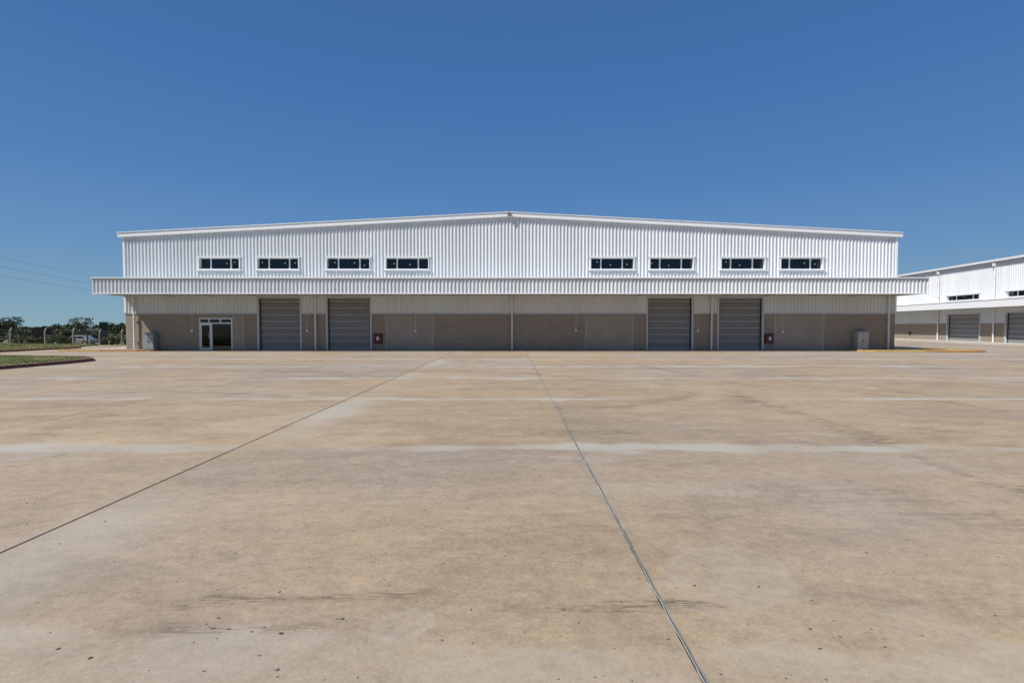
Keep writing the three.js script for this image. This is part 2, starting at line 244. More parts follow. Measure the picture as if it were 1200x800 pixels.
// ---------------------------------------------------------------- corrugated cladding
const RIB = .262, PROFILE = [[0, 0], [.105, 0], [.132, .064], [.20, .064], [.228, 0], [.262, 0]];  // x in a rib, how far it stands out
function sheetGeometry(x0, x1, bottom, top, z, scale = 1) {            // bottom / top: number or function of x
  const xs = []; const fb = typeof bottom === 'function' ? bottom : () => bottom, ft = typeof top === 'function' ? top : () => top;
  const at = x => { const t = ((x % RIB) + RIB) % RIB; for (let i = 0; i < 5; i++) if (t <= PROFILE[i + 1][0] + 1e-9) return PROFILE[i][1] + (PROFILE[i + 1][1] - PROFILE[i][1]) * (t - PROFILE[i][0]) / (PROFILE[i + 1][0] - PROFILE[i][0]); return 0; };
  xs.push(x0); for (let n = Math.floor(x0 / RIB) - 1; n * RIB < x1; n++) for (let i = 0; i < 5; i++) { const x = n * RIB + PROFILE[i][0]; if (x > x0 + .002 && x < x1 - .002) xs.push(x); } xs.push(x1);
  const pos = [], uv = [], idx = [];
  xs.forEach((x, i) => { const zz = z + at(x) * scale; pos.push(x, fb(x), zz, x, ft(x), zz); uv.push(x * .5, fb(x) * .25, x * .5, ft(x) * .25); if (i) { const a = i * 2 - 2; idx.push(a, a + 2, a + 1, a + 1, a + 2, a + 3); } });
  const g = raw(pos, idx, { uv }).toNonIndexed(); g.computeVertexNormals(); return g;
}
function cladding(parent, name, x0, x1, bottom, top, z, holes = [], joint = 4 * RIB) {   // holes: [x0, x1, y0, y1]; each sheet its own mesh
  const cuts = [x0, x1]; for (let n = Math.ceil(x0 / joint); n * joint < x1; n++) cuts.push(n * joint); for (const h of holes) cuts.push(h[0], h[1]);
  const c = [...new Set(cuts.filter(x => x >= x0 && x <= x1).map(x => +x.toFixed(4)))].sort((a, b) => a - b);
  let n = 0;
  for (let i = 0; i + 1 < c.length; i++) {
    const a = c[i], b = c[i + 1]; if (b - a < .003) continue; const mid = (a + b) / 2, h = holes.find(q => mid > q[0] && mid < q[1]);
    const m = sheetMats[Math.floor(mid / joint * 7 + 700) % 4];
    if (!h) part(name, sheetGeometry(a, b, bottom, top, z), m, parent);
    else { if (h[2] > (typeof bottom === 'number' ? bottom : -9) + .01) part(name, sheetGeometry(a, b, bottom, h[2], z), m, parent); part(name, sheetGeometry(a, b, h[3], top, z), m, parent); }
  }
}
function blockWall(parent, x0, x1, y0, y1, z) {                        // courses of blocks with raked joints, one part per stretch of wall
  const pos = [], col = [], nor = [], idx = []; let n = 0;
  const quad = (a, b, c, d, nn, k) => { for (const p of [a, b, c, d]) { pos.push(...p); nor.push(...nn); col.push(...k); } idx.push(n, n + 1, n + 2, n, n + 2, n + 3); n += 4; };
  const H = (y1 - y0) / Math.round((y1 - y0) / .2);
  for (let r = 0, y = y0; y < y1 - .01; r++, y += H) for (let x = x0 - (r % 2) * .2; x < x1 - .005; x += .4) {
    const a = Math.max(x0, x + .006), b = Math.min(x1, x + .394), c = y + .006, d = y + H - .006, k = z + rr(-.002, .002); if (b - a < .02) continue;
    const t = rr(.92, 1.08), w = rr(-.008, .008), K = [(.298 + w) * t, .245 * t, (.194 - w) * t], q = z - .012;
    quad([a, c, k], [b, c, k], [b, d, k], [a, d, k], [0, 0, 1], K); quad([a, d, k], [b, d, k], [b, d, q], [a, d, q], [0, 1, 0], K); quad([a, c, q], [b, c, q], [b, c, k], [a, c, k], [0, -1, 0], K);
    quad([a, c, q], [a, c, k], [a, d, k], [a, d, q], [-1, 0, 0], K); quad([b, c, k], [b, c, q], [b, d, q], [b, d, k], [1, 0, 0], K);
  }
  const g = new THREE.BufferGeometry(); g.setAttribute('position', new THREE.Float32BufferAttribute(pos, 3)); g.setAttribute('normal', new THREE.Float32BufferAttribute(nor, 3)); g.setAttribute('color', new THREE.Float32BufferAttribute(col, 3)); g.setIndex(idx);
  const w = part('block_wall', B(x0, x1, y0, y1, z - .2, z - .01), M.mortar, parent);
  const o = part('blocks', g, M.block, w); o.userData.kind = 'stuff'; return w;
}
function rollerDoor(parent, x0, x1, top, z, base = 0) {
  const door = new THREE.Group(); door.name = 'roller_door'; parent.add(door); const P = .254, zs = z - .2;
  const prof = f => { const p = [], q = []; for (let i = 0; i <= 6; i++) { const t = i / 6; p.push([zs + f * Math.sin(t * Math.PI) ** .7 + (1 - t) * .012, t * P]); } return p; };
  const geo = f => { const p = prof(f), pos = [], idx = []; p.forEach(([zz, y], i) => { pos.push(x0 + .06, y, zz, x1 - .06, y, zz); if (i) { const a = i * 2 - 2; idx.push(a, a + 1, a + 2, a + 2, a + 1, a + 3); } }); const g = raw(pos, idx).toNonIndexed(); g.computeVertexNormals(); return g; };
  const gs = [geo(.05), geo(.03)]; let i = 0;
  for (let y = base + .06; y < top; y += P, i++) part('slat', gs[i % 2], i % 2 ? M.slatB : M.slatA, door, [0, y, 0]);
  part('bottom_rail', B(x0 + .05, x1 - .05, base + .01, base + .075, zs - .02, zs + .05), M.galv, door);
  for (const [a, b] of [[x0 - .10, x0 + .03], [x1 - .03, x1 + .10]]) part('jamb', B(a, b, base, top + .1, z - .28, z + .055), M.trimGrey, door);
  part('head', B(x0 + .03, x1 - .03, top, top + .1, z - .28, z + .052), M.trimGrey, door);
  for (const [a, b] of [[x0 + .031, x0 + .10], [x1 - .10, x1 - .031]]) part('guide_rail', B(a, b, base, top - .002, zs - .05, zs + .09), M.black, door);
  return door;
}
const sticker = new THREE.CylinderGeometry(.045, .045, .006, 12).rotateX(Math.PI / 2);
function stripWindow(parent, x0, x1, y0, y1, z) {
  const w = new THREE.Group(); w.name = 'window'; parent.add(w); const f = .075, zi = z - .27, zo = z + .11;
  part('frame', merge([B(x0, x1, y1 - f, y1, zi, zo), B(x0, x0 + f, y0 + f, y1 - f, zi, zo), B(x1 - f, x1, y0 + f, y1 - f, zi, zo), B(x0, x1, y0, y0 + f, zi, zo - .002)]), M.frame, w);
  part('sill', prism([[x0 - .12, y0 - .045], [x1 + .12, y0 - .045], [x1 + .12, y0 - .002], [x0 - .12, y0 - .002]], z - .02, z + .17, .006), M.trim, w);
  part('head_flashing', B(x0 - .08, x1 + .08, y1 + .002, y1 + .05, z - .01, z + .13), M.trim, w);
  const a = x0 + f, b = x1 - f, L = b - a, cuts = [a, a + L * .245, a + L * .75, b];
  for (const c of cuts.slice(1, 3)) part('mullion', B(c - .045, c + .045, y0 + f, y1 - f, zi + .01, zi + .09), M.frame, w);
  for (let i = 0; i < 3; i++) {
    const p0 = cuts[i] + (i ? .045 : 0), p1 = cuts[i + 1] - (i < 2 ? .045 : 0);
    part('pane', B(p0, p1, y0 + f, y1 - f, zi + .035, zi + .041), M.glass, w);
    part('sash', merge([B(p0, p1, y1 - f - .03, y1 - f, zi + .02, zi + .06), B(p0, p1, y0 + f, y0 + f + .03, zi + .02, zi + .06)]), M.dark, w);
    if (rnd() < .7) part('sticker', sticker, M.white, w, [p0 + (p1 - p0) * rr(.25, .8), y0 + (y1 - y0) * rr(.35, .72), zi + .046]);
  }
  return w;
}
function downpipe(parent, x, y0, y1, z, r = .075, m = M.pipe) {
  const p = part('downpipe', cyl(r, y1 - y0, x, y0, z, 14), m, parent);
  for (let y = y0 + .7; y < y1 - .2; y += 1.6) part('bracket', B(x - r - .02, x + r + .02, y, y + .05, z - r - .06, z + r + .012), M.trimGrey, p);
  return p;
}

// ---------------------------------------------------------------- the large warehouse
const wx = px => onWall(px, 382, WALLZ)[0], wy = py => EYE + (382 - py) / FOCAL * WALLZ;
const XL = wx(147), XR = wx(1049), XC = wx(597), EAVE = wy(274), RIDGE = wy(250.5), BRICK = wy(367), LENGTH = 72;
const roofAt = x => RIDGE - (RIDGE - EAVE) * (x < XC ? (XC - x) / (XC - XL) : (x - XC) / (XR - XC));
const CD = 2.85, CB = EYE + (382 - 344.5) / FOCAL * (WALLZ - CD), CT = EYE + (382 - 325.5) / FOCAL * (WALLZ - CD);
{
  const b = thing('warehouse', [0, 0, -WALLZ]);
  tag(b, 'large white corrugated warehouse with low gable, long canopy and four roller doors', 'warehouse');
  const doors = [[303, 352], [383.5, 434], [759, 811], [842, 893.5]].map(d => d.map(wx)), DT = wy(349.5), ent = [wx(232.5), wx(271.5)];
  const wins = [[234, 283], [302, 352], [383, 435], [452, 503.5], [691, 743], [760, 812.5], [843, 896], [912.5, 963.5]].map(d => d.map(wx)), W0 = wy(316.5), W1 = wy(302);
  // floor, side and back walls close the hall
  part('floor', B(XL + .2, XR - .2, -.3, .03, -LENGTH, -.25), M.inner, b);
  part('side_wall', B(XL, XL + .18, 0, EAVE - .2, -LENGTH, -.02), sheetMats[0], b); part('side_wall', B(XR - .18, XR, 0, EAVE - .2, -LENGTH, -.02), sheetMats[0], b);
  part('rear_wall', prism([[XL + .18, 0], [XR - .18, 0], [XR - .18, EAVE - .35], [XC, RIDGE - .35], [XL + .18, EAVE - .35]], -LENGTH, -LENGTH + .2), M.inner, b);
  const roof = part('roof', prism([[XL - .12, EAVE - .16], [XC, RIDGE - .16], [XR + .12, EAVE - .16], [XR + .12, EAVE - .06], [XC, RIDGE - .06], [XL - .12, EAVE - .06]], -LENGTH, .02), M.roof, b);
  const bt = .31, zf = .24;
  for (const [a, c, ya, yc] of [[XL - .28, XC - .004, roofAt(XL - .28), RIDGE], [XC + .004, XR + .28, RIDGE, roofAt(XR + .28)]]) {
    part('barge_board', prism([[a, ya - bt], [c, yc - bt], [c, yc], [a, ya]], .03, zf, .008), M.trim, roof);
    part('barge_cap', prism([[a - (a < XC - 1 ? .02 : 0), ya - .002], [c, yc - .002], [c, yc + .045], [a - (a < XC - 1 ? .02 : 0), ya + .045]], -.12, zf + .05, .006), M.trim, roof);
  }
  for (const s of [XL - .2, XR + .06]) part('gutter', B(s, s + .14, EAVE - .34, EAVE - .17, -LENGTH, .028), M.trim, roof);
  // lower wall: block stretches, filled-in bays, doors and entrance
  const bays = [[272, 285], [452, 508], [686, 742], [908, 966]].map(d => d.map(wx));
  const busy = [...doors.map(d => [d[0] - .1, d[1] + .1]), ent, ...bays].sort((p, q) => p[0] - q[0]); let x = XL;
  for (const [p, q] of [...busy, [XR, XR]]) { if (p - x > .05) blockWall(b, x, p, 0, BRICK, 0); x = q; }
  for (const [p, q] of bays) {
    const y = BRICK - .02; const w = part('filled_bay', B(p + .03, q - .03, 0, y, -.2, -.006), M.plaster, b);
    for (const e of [p, q - .03]) part('edge_strip', B(e, e + .03, 0, y, -.19, .012), M.trimGrey, w);
    part('lintel', B(p, q, y - .18, y + .018, -.188, .008), M.mortar, w);
  }
  part('base_flashing', prism([[XL, BRICK - .05], [doors[0][0] - .101, BRICK - .05], [doors[0][0] - .101, BRICK + .03], [XL, BRICK + .03]], -.02, .05, .004), M.trimGrey, b);
  const ends = [doors[0][1], doors[1][0], doors[1][1], doors[2][0], doors[2][1], doors[3][0], doors[3][1], XR + .1];
  for (let i = 0; i < 8; i += 2) part('base_flashing', B(ends[i] + .101, ends[i + 1] - .101, BRICK - .05, BRICK + .03, -.02, .05), M.trimGrey, b);
  for (const d of doors) rollerDoor(b, d[0], d[1], DT, 0);
  // cladding, a sheet at a time
  const MIDY = CT - .22;
  cladding(b, 'cladding_sheet', XL, XR, BRICK + .03, MIDY, .004, doors.map(d => [d[0] - .10, d[1] + .10, 0, DT + .1]));
  cladding(b, 'cladding_sheet', XL, XR, MIDY, q => roofAt(q) - .17, .006, wins.map(w => [w[0], w[1], W0, W1]));
  for (const [p, q] of [[XL - .03, XL + .11], [XR - .11, XR + .03]]) part('corner_trim', B(p, q, BRICK + .03, roofAt(XL) - .3, -.05, .09), M.trim, b);
  for (const w of wins) stripWindow(b, w[0], w[1], W0, W1, .01);
  // canopy
  const c = new THREE.Group(); c.name = 'canopy'; b.add(c); const cl = XL - .03, cr = XR + .03;
  part('canopy_roof', prism([[.06, CT - .06], [CD - .04, CT - .14], [CD - .04, CT - .2], [.06, CT - .12]], -cr + .04, -cl - .04).rotateY(-Math.PI / 2), M.roof, c);
  part('soffit', B(cl + .04, cr - .04, CB + .08, CB + .11, .06, CD - .06), M.soffit, c);
  for (let i = 0; i < 19; i++) { const xx = cl + .3 + i * (cr - cl - .6) / 18; part('outrigger', B(xx - .05, xx + .05, CB + .03, CB + .079, .06, CD - .07), M.soffit, c); }
  cladding(c, 'fascia_sheet', cl, cr, CB + .03, CT - .03, CD);
  part('fascia_cap', prism([[cl - .03, CT - .05], [cr + .03, CT - .05], [cr + .03, CT + .012], [cl - .03, CT + .012]], CD - .1, CD + .135, .006), M.trim, c);
  part('drip_edge', B(cl - .012, cr + .012, CB, CB + .05, CD - .05, CD + .088), M.trim, c);
  for (const e of [cl - .008, cr - .03]) part('canopy_end', prism([[.06, CB + .02], [CD - .01, CB + .02], [CD - .01, CT - .05], [.06, CT - .05]], -e - .038, -e).rotateY(-Math.PI / 2), M.trim, c);
  part('wall_flashing', B(cl, cr, CT - .1, CT + .06, .0, .075), M.trim, c);
  for (const p of [159, 370.5, 600, 833, 1039.5]) downpipe(b, wx(p), 0.02, CB + .08, .19, .065);
  // entrance
  { const e = new THREE.Group(); e.name = 'entrance'; b.add(e); const [a, d] = ent, top = wy(372.5), tr = wy(378.6), f = .09, m0 = wx(247), z0 = -.14, z1 = -.03;
    part('entrance_frame', merge([B(a, d, top - f, top, z0, z1), B(a, a + f, .03, top - f, z0, z1), B(d - f, d, .03, top - f, z0, z1), B(a + f, d - f, tr - .05, tr + .05, z0 + .005, z1 - .004), B(m0 - .05, m0 + .05, .03, tr - .05, z0 + .004, z1 - .005), B(wx(244.5) - .04, wx(244.5) + .04, tr + .05, top - f, z0 + .004, z1 - .006), B(wx(257.5) - .05, wx(257.5) + .05, tr + .05, top - f, z0 + .004, z1 - .006)]), M.frame, e);
    const door = part('glass_door', merge([B(a + f, m0 - .05, .04, .17, -.1, -.05), B(a + f, m0 - .05, tr - .15, tr - .05, -.1, -.05), B(a + f, a + f + .09, .17, tr - .15, -.1, -.05), B(m0 - .14, m0 - .05, .17, tr - .15, -.1, -.05)]), M.frame, e);
    part('pane', B(a + f + .09, m0 - .14, .17, tr - .15, -.078, -.07), M.glass, door); part('handle', B(m0 - .2, m0 - .17, .9, 1.3, -.05, 0), M.galv, door);
    part('pane', B(m0 + .05, d - f, .03, tr - .05, -.09, -.082), M.glass, e);
    for (const [p, q] of [[a + f, wx(244.5) - .04], [wx(244.5) + .04, wx(257.5) - .05], [wx(257.5) + .05, d - f]]) part('transom_pane', B(p, q, tr + .05, top - f, -.09, -.082), M.glass, e);
    part('lintel', B(a, d, top, BRICK, -.2, -.004), M.mortar, e); part('threshold', B(a, d, 0.001, .03, -.22, .02), M.mortar, e);
    part('lobby_wall', B(a - 1, d + 4, .03, 3, -5.2, -5), M.lobby, e); part('lobby_ceiling', B(a - 1, d + 4, 3, 3.1, -5.2, -.3), M.lobby, e); part('lobby_wall', B(a - 1.1, a - 1, .03, 3, -5, -.3), M.lobby, e); part('lobby_wall', B(d + 4, d + 4.1, .03, 3, -5, -.3), M.lobby, e);
  }
  for (const [p, q] of [[225, 387.5], [360, 387.5], [487, 388], [675, 387], [818, 387.5], [917, 388.5]]) { const w = part('wall_box', new THREE.BoxGeometry(.13, .17, .07), M.white, b, [wx(p), wy(q), .045]); part('conduit', cyl(.012, BRICK - wy(q) - .1, wx(p), wy(q) + .085, .015, 8).translate(-wx(p), -wy(q), -.045), M.pipe, w); }
  // floodlight bracket on the ridge
  const fl = new THREE.Group(); fl.name = 'ridge_floodlight'; b.add(fl); fl.position.set(wx(596.5), RIDGE - .14, .22); fl.scale.setScalar(.7);
  part('bracket', merge([new THREE.CylinderGeometry(.025, .025, .75, 8).rotateZ(.75).translate(-.15, .15, .05), new THREE.CylinderGeometry(.025, .025, .7, 8).rotateZ(-.8).translate(.12, .02, .06), B(-.2, .25, -.16, -.1, 0, .08)]), M.galv, fl);
  part('lamp_housing', prism([[-.16, -.1], [.16, -.1], [.2, .12], [-.2, .12]], .1, .3, .02), std([.2, .17, .11], .5), fl);
}
console.log('warehouse', XL, XR, EAVE, RIDGE, BRICK, CB, CT);

// ---------------------------------------------------------------- the second warehouse, side on, across the yard to the right
{
  const turn = -98.4 * Math.PI / 180, O = new THREE.Vector3(49.7, 0, -47.5), D = new THREE.Vector3(Math.cos(turn), 0, -Math.sin(turn)), N = new THREE.Vector3(Math.sin(turn), 0, Math.cos(turn));
  const hit = (px, py, off = 0) => { const r = ray(px, py), C = new THREE.Vector3(0, EYE, 0), t = O.clone().addScaledVector(N, off).sub(C).dot(N) / r.dot(N), P = C.addScaledVector(r, t); return [P.clone().sub(O).dot(D), P.y]; };
  const b = thing('side_warehouse', O.toArray(), turn);
  tag(b, 'second white warehouse seen side on, with deep eave gutter, full height downpipes and low canopy', 'warehouse');
  const X0 = -46, X1 = 34, EV = hit(1125, 311, .4)[1], CT2 = hit(1125, 353, 1.9)[1], CB2 = hit(1125, 361.5, 1.9)[1], BR = hit(1140, 378.6)[1], base = .16, DT = hit(1130, 368.3)[1];
  console.log('side warehouse', EV, CT2, CB2, BR, DT);
  const doors = [[1110.5, 1148.5], [1179, 1228]].map(d => d.map(p => hit(p, 390)[0])), wins = [[1110, 1150], [1180, 1226]].map(d => d.map(p => hit(p, 347)[0])), W0 = hit(1130, 352)[1], W1 = hit(1130, 345)[1];
  part('side_wall', B(X0, X0 + .2, base, EV - .3, -40, -.02), sheetMats[1], b); part('side_wall', B(X1 - .2, X1, base, EV - .3, -40, -.02), sheetMats[1], b); part('rear_wall', B(X0 + .2, X1 - .2, base, EV - .3, -40, -39.8), M.inner, b);
  part('floor', B(X0 + .2, X1 - .2, -.02, base + .01, -39.8, -.2), M.inner, b);
  const roof = part('roof', prism([[-.19, EV - .1], [20, EV + 1.7], [40.4, EV - .1], [40.4, EV - .2], [20, EV + 1.6], [-.19, EV - .2]], X0 - .3, X1 + .3).rotateY(Math.PI / 2), M.roof, b);
  part('gutter', prism([[.20, EV - .16], [.40, EV - .16], [.43, EV + .05], [.17, EV + .05]], -X1 - .3, -X0 + .3).rotateY(-Math.PI / 2), M.trim, roof);
  part('eave_soffit', B(X0, X1, EV - .30, EV - .24, .07, .19), M.trimGrey, roof);
  const xs = [X0, doors[0][0] - .1, doors[0][1] + .1, doors[1][0] - .1, doors[1][1] + .1, X1];
  for (let i = 0; i < 6; i += 2) { blockWall(b, xs[i], xs[i + 1], base, BR, 0); part('base_flashing', B(xs[i], xs[i + 1], BR - .03, BR + .03, -.02, .05), M.trimGrey, b); }
  for (const d of doors) rollerDoor(b, d[0], d[1], DT, 0, base);
  for (const [p, q, j] of [[X0, -23, 40], [-23, 8, 4], [8, X1, 40]]) {
    cladding(b, 'cladding_sheet', p, q, BR + .03, CT2 - .15, .004, doors.filter(d => d[0] < q && d[1] > p).map(d => [d[0] - .1, d[1] + .1, 0, DT + .1]), j * RIB);
    cladding(b, 'cladding_sheet', p, q, CT2 - .15, EV - .2, .006, wins.filter(d => d[0] < q && d[1] > p).map(w => [w[0], w[1], W0, W1]), j * RIB);
  }
  for (const w of wins) stripWindow(b, w[0], w[1], W0, W1, .01);
  const c = new THREE.Group(); c.name = 'canopy'; b.add(c);
  part('canopy_roof', B(X0, X1, CT2 - .14, CT2 - .08, .06, 1.86), M.roof, c); part('soffit', B(X0, X1, CB2 + .06, CB2 + .09, .06, 1.86), M.soffit, c);
  part('fascia', B(X0 - .02, X1 + .02, CB2, CT2 - .06, 1.862, 1.9), M.trim, c); part('fascia_cap', B(X0 - .04, X1 + .04, CT2 - .06, CT2, 1.78, 1.95), M.trim, c); part('wall_flashing', B(X0, X1, CT2 - .1, CT2 + .12, .0, .075), M.trim, c);
  for (const p of [1037, 1100.5, 1166, 1240]) { const x = hit(p, 390)[0], pp = downpipe(b, x, CT2, EV - .3, .13, .07, M.white); part('hopper', prism([[x - .12, EV - .62], [x + .12, EV - .62], [x + .18, EV - .28], [x - .18, EV - .28]], .07, .3, .01), M.white, pp); downpipe(b, x, base, CB2 + .06, .13, .07, M.white); }
  for (const p of [1067]) part('wall_box', B(hit(p, 395)[0] - .14, hit(p, 395)[0] + .14, .75, 1.1, .0, .12), M.dark, b);
  const pv = new THREE.Group(); pv.name = 'raised_pavement'; pv.userData.kind = 'structure'; pv.position.copy(O); pv.rotation.y = turn; scene.add(pv);
  const pale = std([1, 1, 1], .9, { map: bytes(256, 256, (u, v, o) => { const n = .82 + .36 * fbm(u * 16, v * 9, 4); o[0] = .46 * n; o[1] = .435 * n; o[2] = .385 * n; }) });
  part('paving', B(X0, X1, -.03, base, -.2, 2.6), pale, pv);
  for (let x = X0; x < X1; x += 2) part('kerb_stone', B(x + .006, Math.min(X1, x + 1.994), -.03, base + .012, 2.6, 2.75), pale, pv);
}

// ---------------------------------------------------------------- painted aprons at the warehouse corners, kerbs and grass islands
function kerbLine(parent, pts, h, w, mats, step = 1) {                 // stones along a polyline [x, depth], each its own mesh
  const c = new THREE.CatmullRomCurve3(pts.map(p => new THREE.Vector3(p[0], 0, -p[1])), false, 'catmullrom', .1), L = c.getLength(), n = Math.round(L / step);
  for (let i = 0; i < n; i++) {
    const a = c.getPointAt(i / n), b = c.getPointAt((i + 1) / n), l = a.distanceTo(b), m = typeof mats === 'function' ? mats(i / n) : mats;
    const g = prism([[-w / 2, 0], [w / 2, 0], [w / 2, h], [-w / 2, h]], -l / 2 + .006, l / 2 - .006, .012);
    part('kerb_stone', g, m, parent, [(a.x + b.x) / 2, 0, (a.z + b.z) / 2], [0, Math.atan2(b.x - a.x, b.z - a.z), 0]);
  }
}
function flat(pts, y0, y1) { const s = new THREE.Shape(pts.map(p => new THREE.Vector2(p[0], p[1]))); return new THREE.ExtrudeGeometry(s, { depth: y1 - y0, bevelEnabled: false }).rotateX(-Math.PI / 2).translate(0, y0, 0); }
{
  const a = new THREE.Group(); a.name = 'corner_pavement'; a.userData.kind = 'structure'; scene.add(a);
  part('paving', flat([[-33.2, 36.0], [-26.6, 36.2], [-26.6, 37.25], [XL - .05, 37.25], [XL - .05, 60], [-33.2, 60]], .004, .1), M.kerbTop, a);
  kerbLine(a, [[-33.4, 42], [-33.4, 36.4], [-33, 35.95], [-30, 35.95]], .125, .16, t => t < .2 ? M.kerbRed : M.yellow, .8);
  kerbLine(a, [[-29.95, 35.95], [-26.9, 36.0], [-26.5, 36.3], [-26.45, 37.1]], .125, .16, M.orange, .8);
  const b = new THREE.Group(); b.name = 'corner_pavement_001'; b.userData.kind = 'structure'; scene.add(b);
  part('paving', flat([[25.6, 35.4], [31, 34.6], [33.2, 34.6], [33.2, 58], [XR + .05, 58], [XR + .05, 37.25], [25.6, 37.25]], .004, .1), M.yellow, b);
  kerbLine(b, [[25.3, 37.1], [25.45, 35.5], [26, 35.2], [29.2, 34.75]], .125, .16, M.yellow, .8);
  kerbLine(b, [[29.25, 34.75], [31.2, 34.5], [33, 34.45], [33.35, 34.8], [33.35, 40]], .125, .16, M.orange, .8);
}
const bladeMat = std([1, 1, 1], .9, { vertexColors: false });
function grassOn(name, label, poly, y, count, h, dry) {
  const s = poly, xs = s.map(p => p[0]), zs = s.map(p => p[1]), x0 = Math.min(...xs), x1 = Math.max(...xs), z0 = Math.min(...zs), z1 = Math.max(...zs);
  const inside = (x, z) => { let c = false; for (let i = 0, j = s.length - 1; i < s.length; j = i++) if ((s[i][1] > z) !== (s[j][1] > z) && x < (s[j][0] - s[i][0]) * (z - s[i][1]) / (s[j][1] - s[i][1]) + s[i][0]) c = !c; return c; };
  const g = raw([-.007, 0, 0, .007, 0, 0, .004, .6, .06, -.004, .6, .06, .0, 1, .2], [0, 1, 2, 0, 2, 3, 3, 2, 4]);
  const im = new THREE.InstancedMesh(g, bladeMat, count), m = new THREE.Matrix4(), q = new THREE.Quaternion(), e = new THREE.Euler(), c = new THREE.Color(); let n = 0;
  while (n < count) {
    const x = rr(x0, x1), z = rr(z0, z1); if (!inside(x, z)) continue; const p = fbm(x * .9, z * .9, 3); if (rnd() > p * 1.6) continue;
    const hh = h * rr(.5, 1.25) * (.5 + p); q.setFromEuler(e.set(rr(-.3, .3), rr(0, 6.28), rr(-.3, .3)));
    im.setMatrixAt(n, m.compose(new THREE.Vector3(x, typeof y === 'function' ? y(x, z) : y, -z), q, new THREE.Vector3(rr(1, 1.8), hh, hh)));
    const d = clamp(fbm(x * .7 + 30, z * .7, 3) * 1.5 - .35 + rr(-.2, .2) + dry); c.setRGB(.115 + .16 * d, .165 + .075 * d, .04 + .05 * d).multiplyScalar(rr(.7, 1.25)); im.setColorAt(n, c); n++;
  }
  im.name = name; shade(im); scene.add(im); return tag(im, label, null, null, 'stuff');
}
const isleA = [[-21.9, 10], [-21.9, 24], [-22.3, 25.9], [-23.8, 27.5], [-28, 28.4], [-34, 29.4], [-44, 30], [-44, 10]];
const isleB = [[-36.2, 33.5], [-36.0, 39.5], [-36.4, 41.2], [-38, 42.6], [-39.5, 47], [-60, 50], [-60, 33]];
{
  const soil = std([1, 1, 1], 1, { map: grassTex });
  const soilUV = g => { const p = g.attributes.position, u = g.attributes.uv; for (let i = 0; i < p.count; i++) u.setXY(i, p.getX(i) / 5, p.getZ(i) / 5); return g; };
  for (const [poly, line] of [[isleA, [[-21.8, 10], [-21.8, 24], [-22.2, 26], [-23.8, 27.65], [-28, 28.55], [-34, 29.55], [-44, 30.2]]], [isleB, [[-36.1, 33.4], [-35.9, 39.5], [-36.3, 41.4], [-38, 42.8]]]]) {
    const g = new THREE.Group(); g.name = numbered('grass_island'); g.userData.kind = 'structure'; scene.add(g);
    part('soil', soilUV(flat(poly, -.03, .13)), soil, g); kerbLine(g, line, .15, .15, M.kerbRed, 1);
  }
  grassOn('lawn_grass', 'green lawn grass on the kerbed island', isleA, .125, 60000, .055, .0);
  grassOn('verge_grass', 'dry grass on the verge before the fence', isleB, .125, 26000, .10, .3);
}

{ // loose pebbles and crumbs lying about the yard
  const g = new THREE.IcosahedronGeometry(1, 1), a = g.attributes.position; for (let i = 0; i < a.count; i++) { const k = .75 + .5 * noise(a.getX(i) * 2 + 9, a.getY(i) * 2 + a.getZ(i) * 3); a.setXYZ(i, a.getX(i) * k, a.getY(i) * k * .6, a.getZ(i) * k); } g.computeVertexNormals();
  const n = 260, im = new THREE.InstancedMesh(g, std([1, 1, 1], .9), n), m = new THREE.Matrix4(), e = new THREE.Quaternion(), u = new THREE.Euler();
  for (let i = 0; i < n; i++) { const z = 2.2 + 24 * rnd() ** 1.4, x = rr(-1.1, 1.1) * z, r = rr(.003, .009); im.setMatrixAt(i, m.compose(new THREE.Vector3(x, r * .35, -z), e.setFromEuler(u.set(0, rr(0, 6), 0)), new THREE.Vector3(r * rr(.8, 1.5), r, r))); const t = rr(.05, .28); im.setColorAt(i, lin(t, t * .88, t * .74)); }
  im.name = 'pebbles'; shade(im); scene.add(im); tag(im, 'small loose pebbles scattered over the concrete yard', null, null, 'stuff');
}

// ---------------------------------------------------------------- cabinets and hose boxes along the shaded wall
function cabinet(x, z, w, h, d, m, label, pale) {
  const c = thing('electrical_cabinet', [x, .0, z]); tag(c, label, 'cabinet');
  part('plinth', B(-w / 2 + .03, w / 2 - .03, 0.0, .1, -d + .03, -.03), M.mortar, c); part('body', prism([[-w / 2, .1], [w / 2, .1], [w / 2, h], [-w / 2, h]], -d, -.025, .01), m, c);
  part('cap', prism([[-w / 2 - .04, h], [w / 2 + .04, h], [w / 2 + .04, h + .05], [-w / 2 - .04, h + .05]], -d - .02, .02, .008), pale ? M.galv : M.cabinet, c);
  for (const s of [-1, 1]) { const p = part('door', prism([[s < 0 ? -w / 2 + .02 : .006, .14], [s < 0 ? -.006 : w / 2 - .02, .14], [s < 0 ? -.006 : w / 2 - .02, h - .04], [s < 0 ? -w / 2 + .02 : .006, h - .04]], -.03, 0, .005), m, c); part('handle', B(s * .05 - .012, s * .05 + .012, h * .48, h * .58, 0, .02), M.dark, p); for (let i = 0; i < 4; i++) part('louvre', B(s < 0 ? -w / 2 + .08 : .08, s < 0 ? -.08 : w / 2 - .08, h * .75 + i * .05, h * .75 + .02 + i * .05, -.002, .012), M.trimGrey, p); }
}
cabinet(wx(180.5), -WALLZ + .62, .70, 1.3, .5, M.cabinet, 'blue grey electrical cabinet at the sunlit corner of the block wall', false);
cabinet(wx(1006.5), -WALLZ + .55, .84, 1.38, .5, M.cabinetPale, 'pale electrical cabinet against the shaded block wall behind the yellow kerb', true);
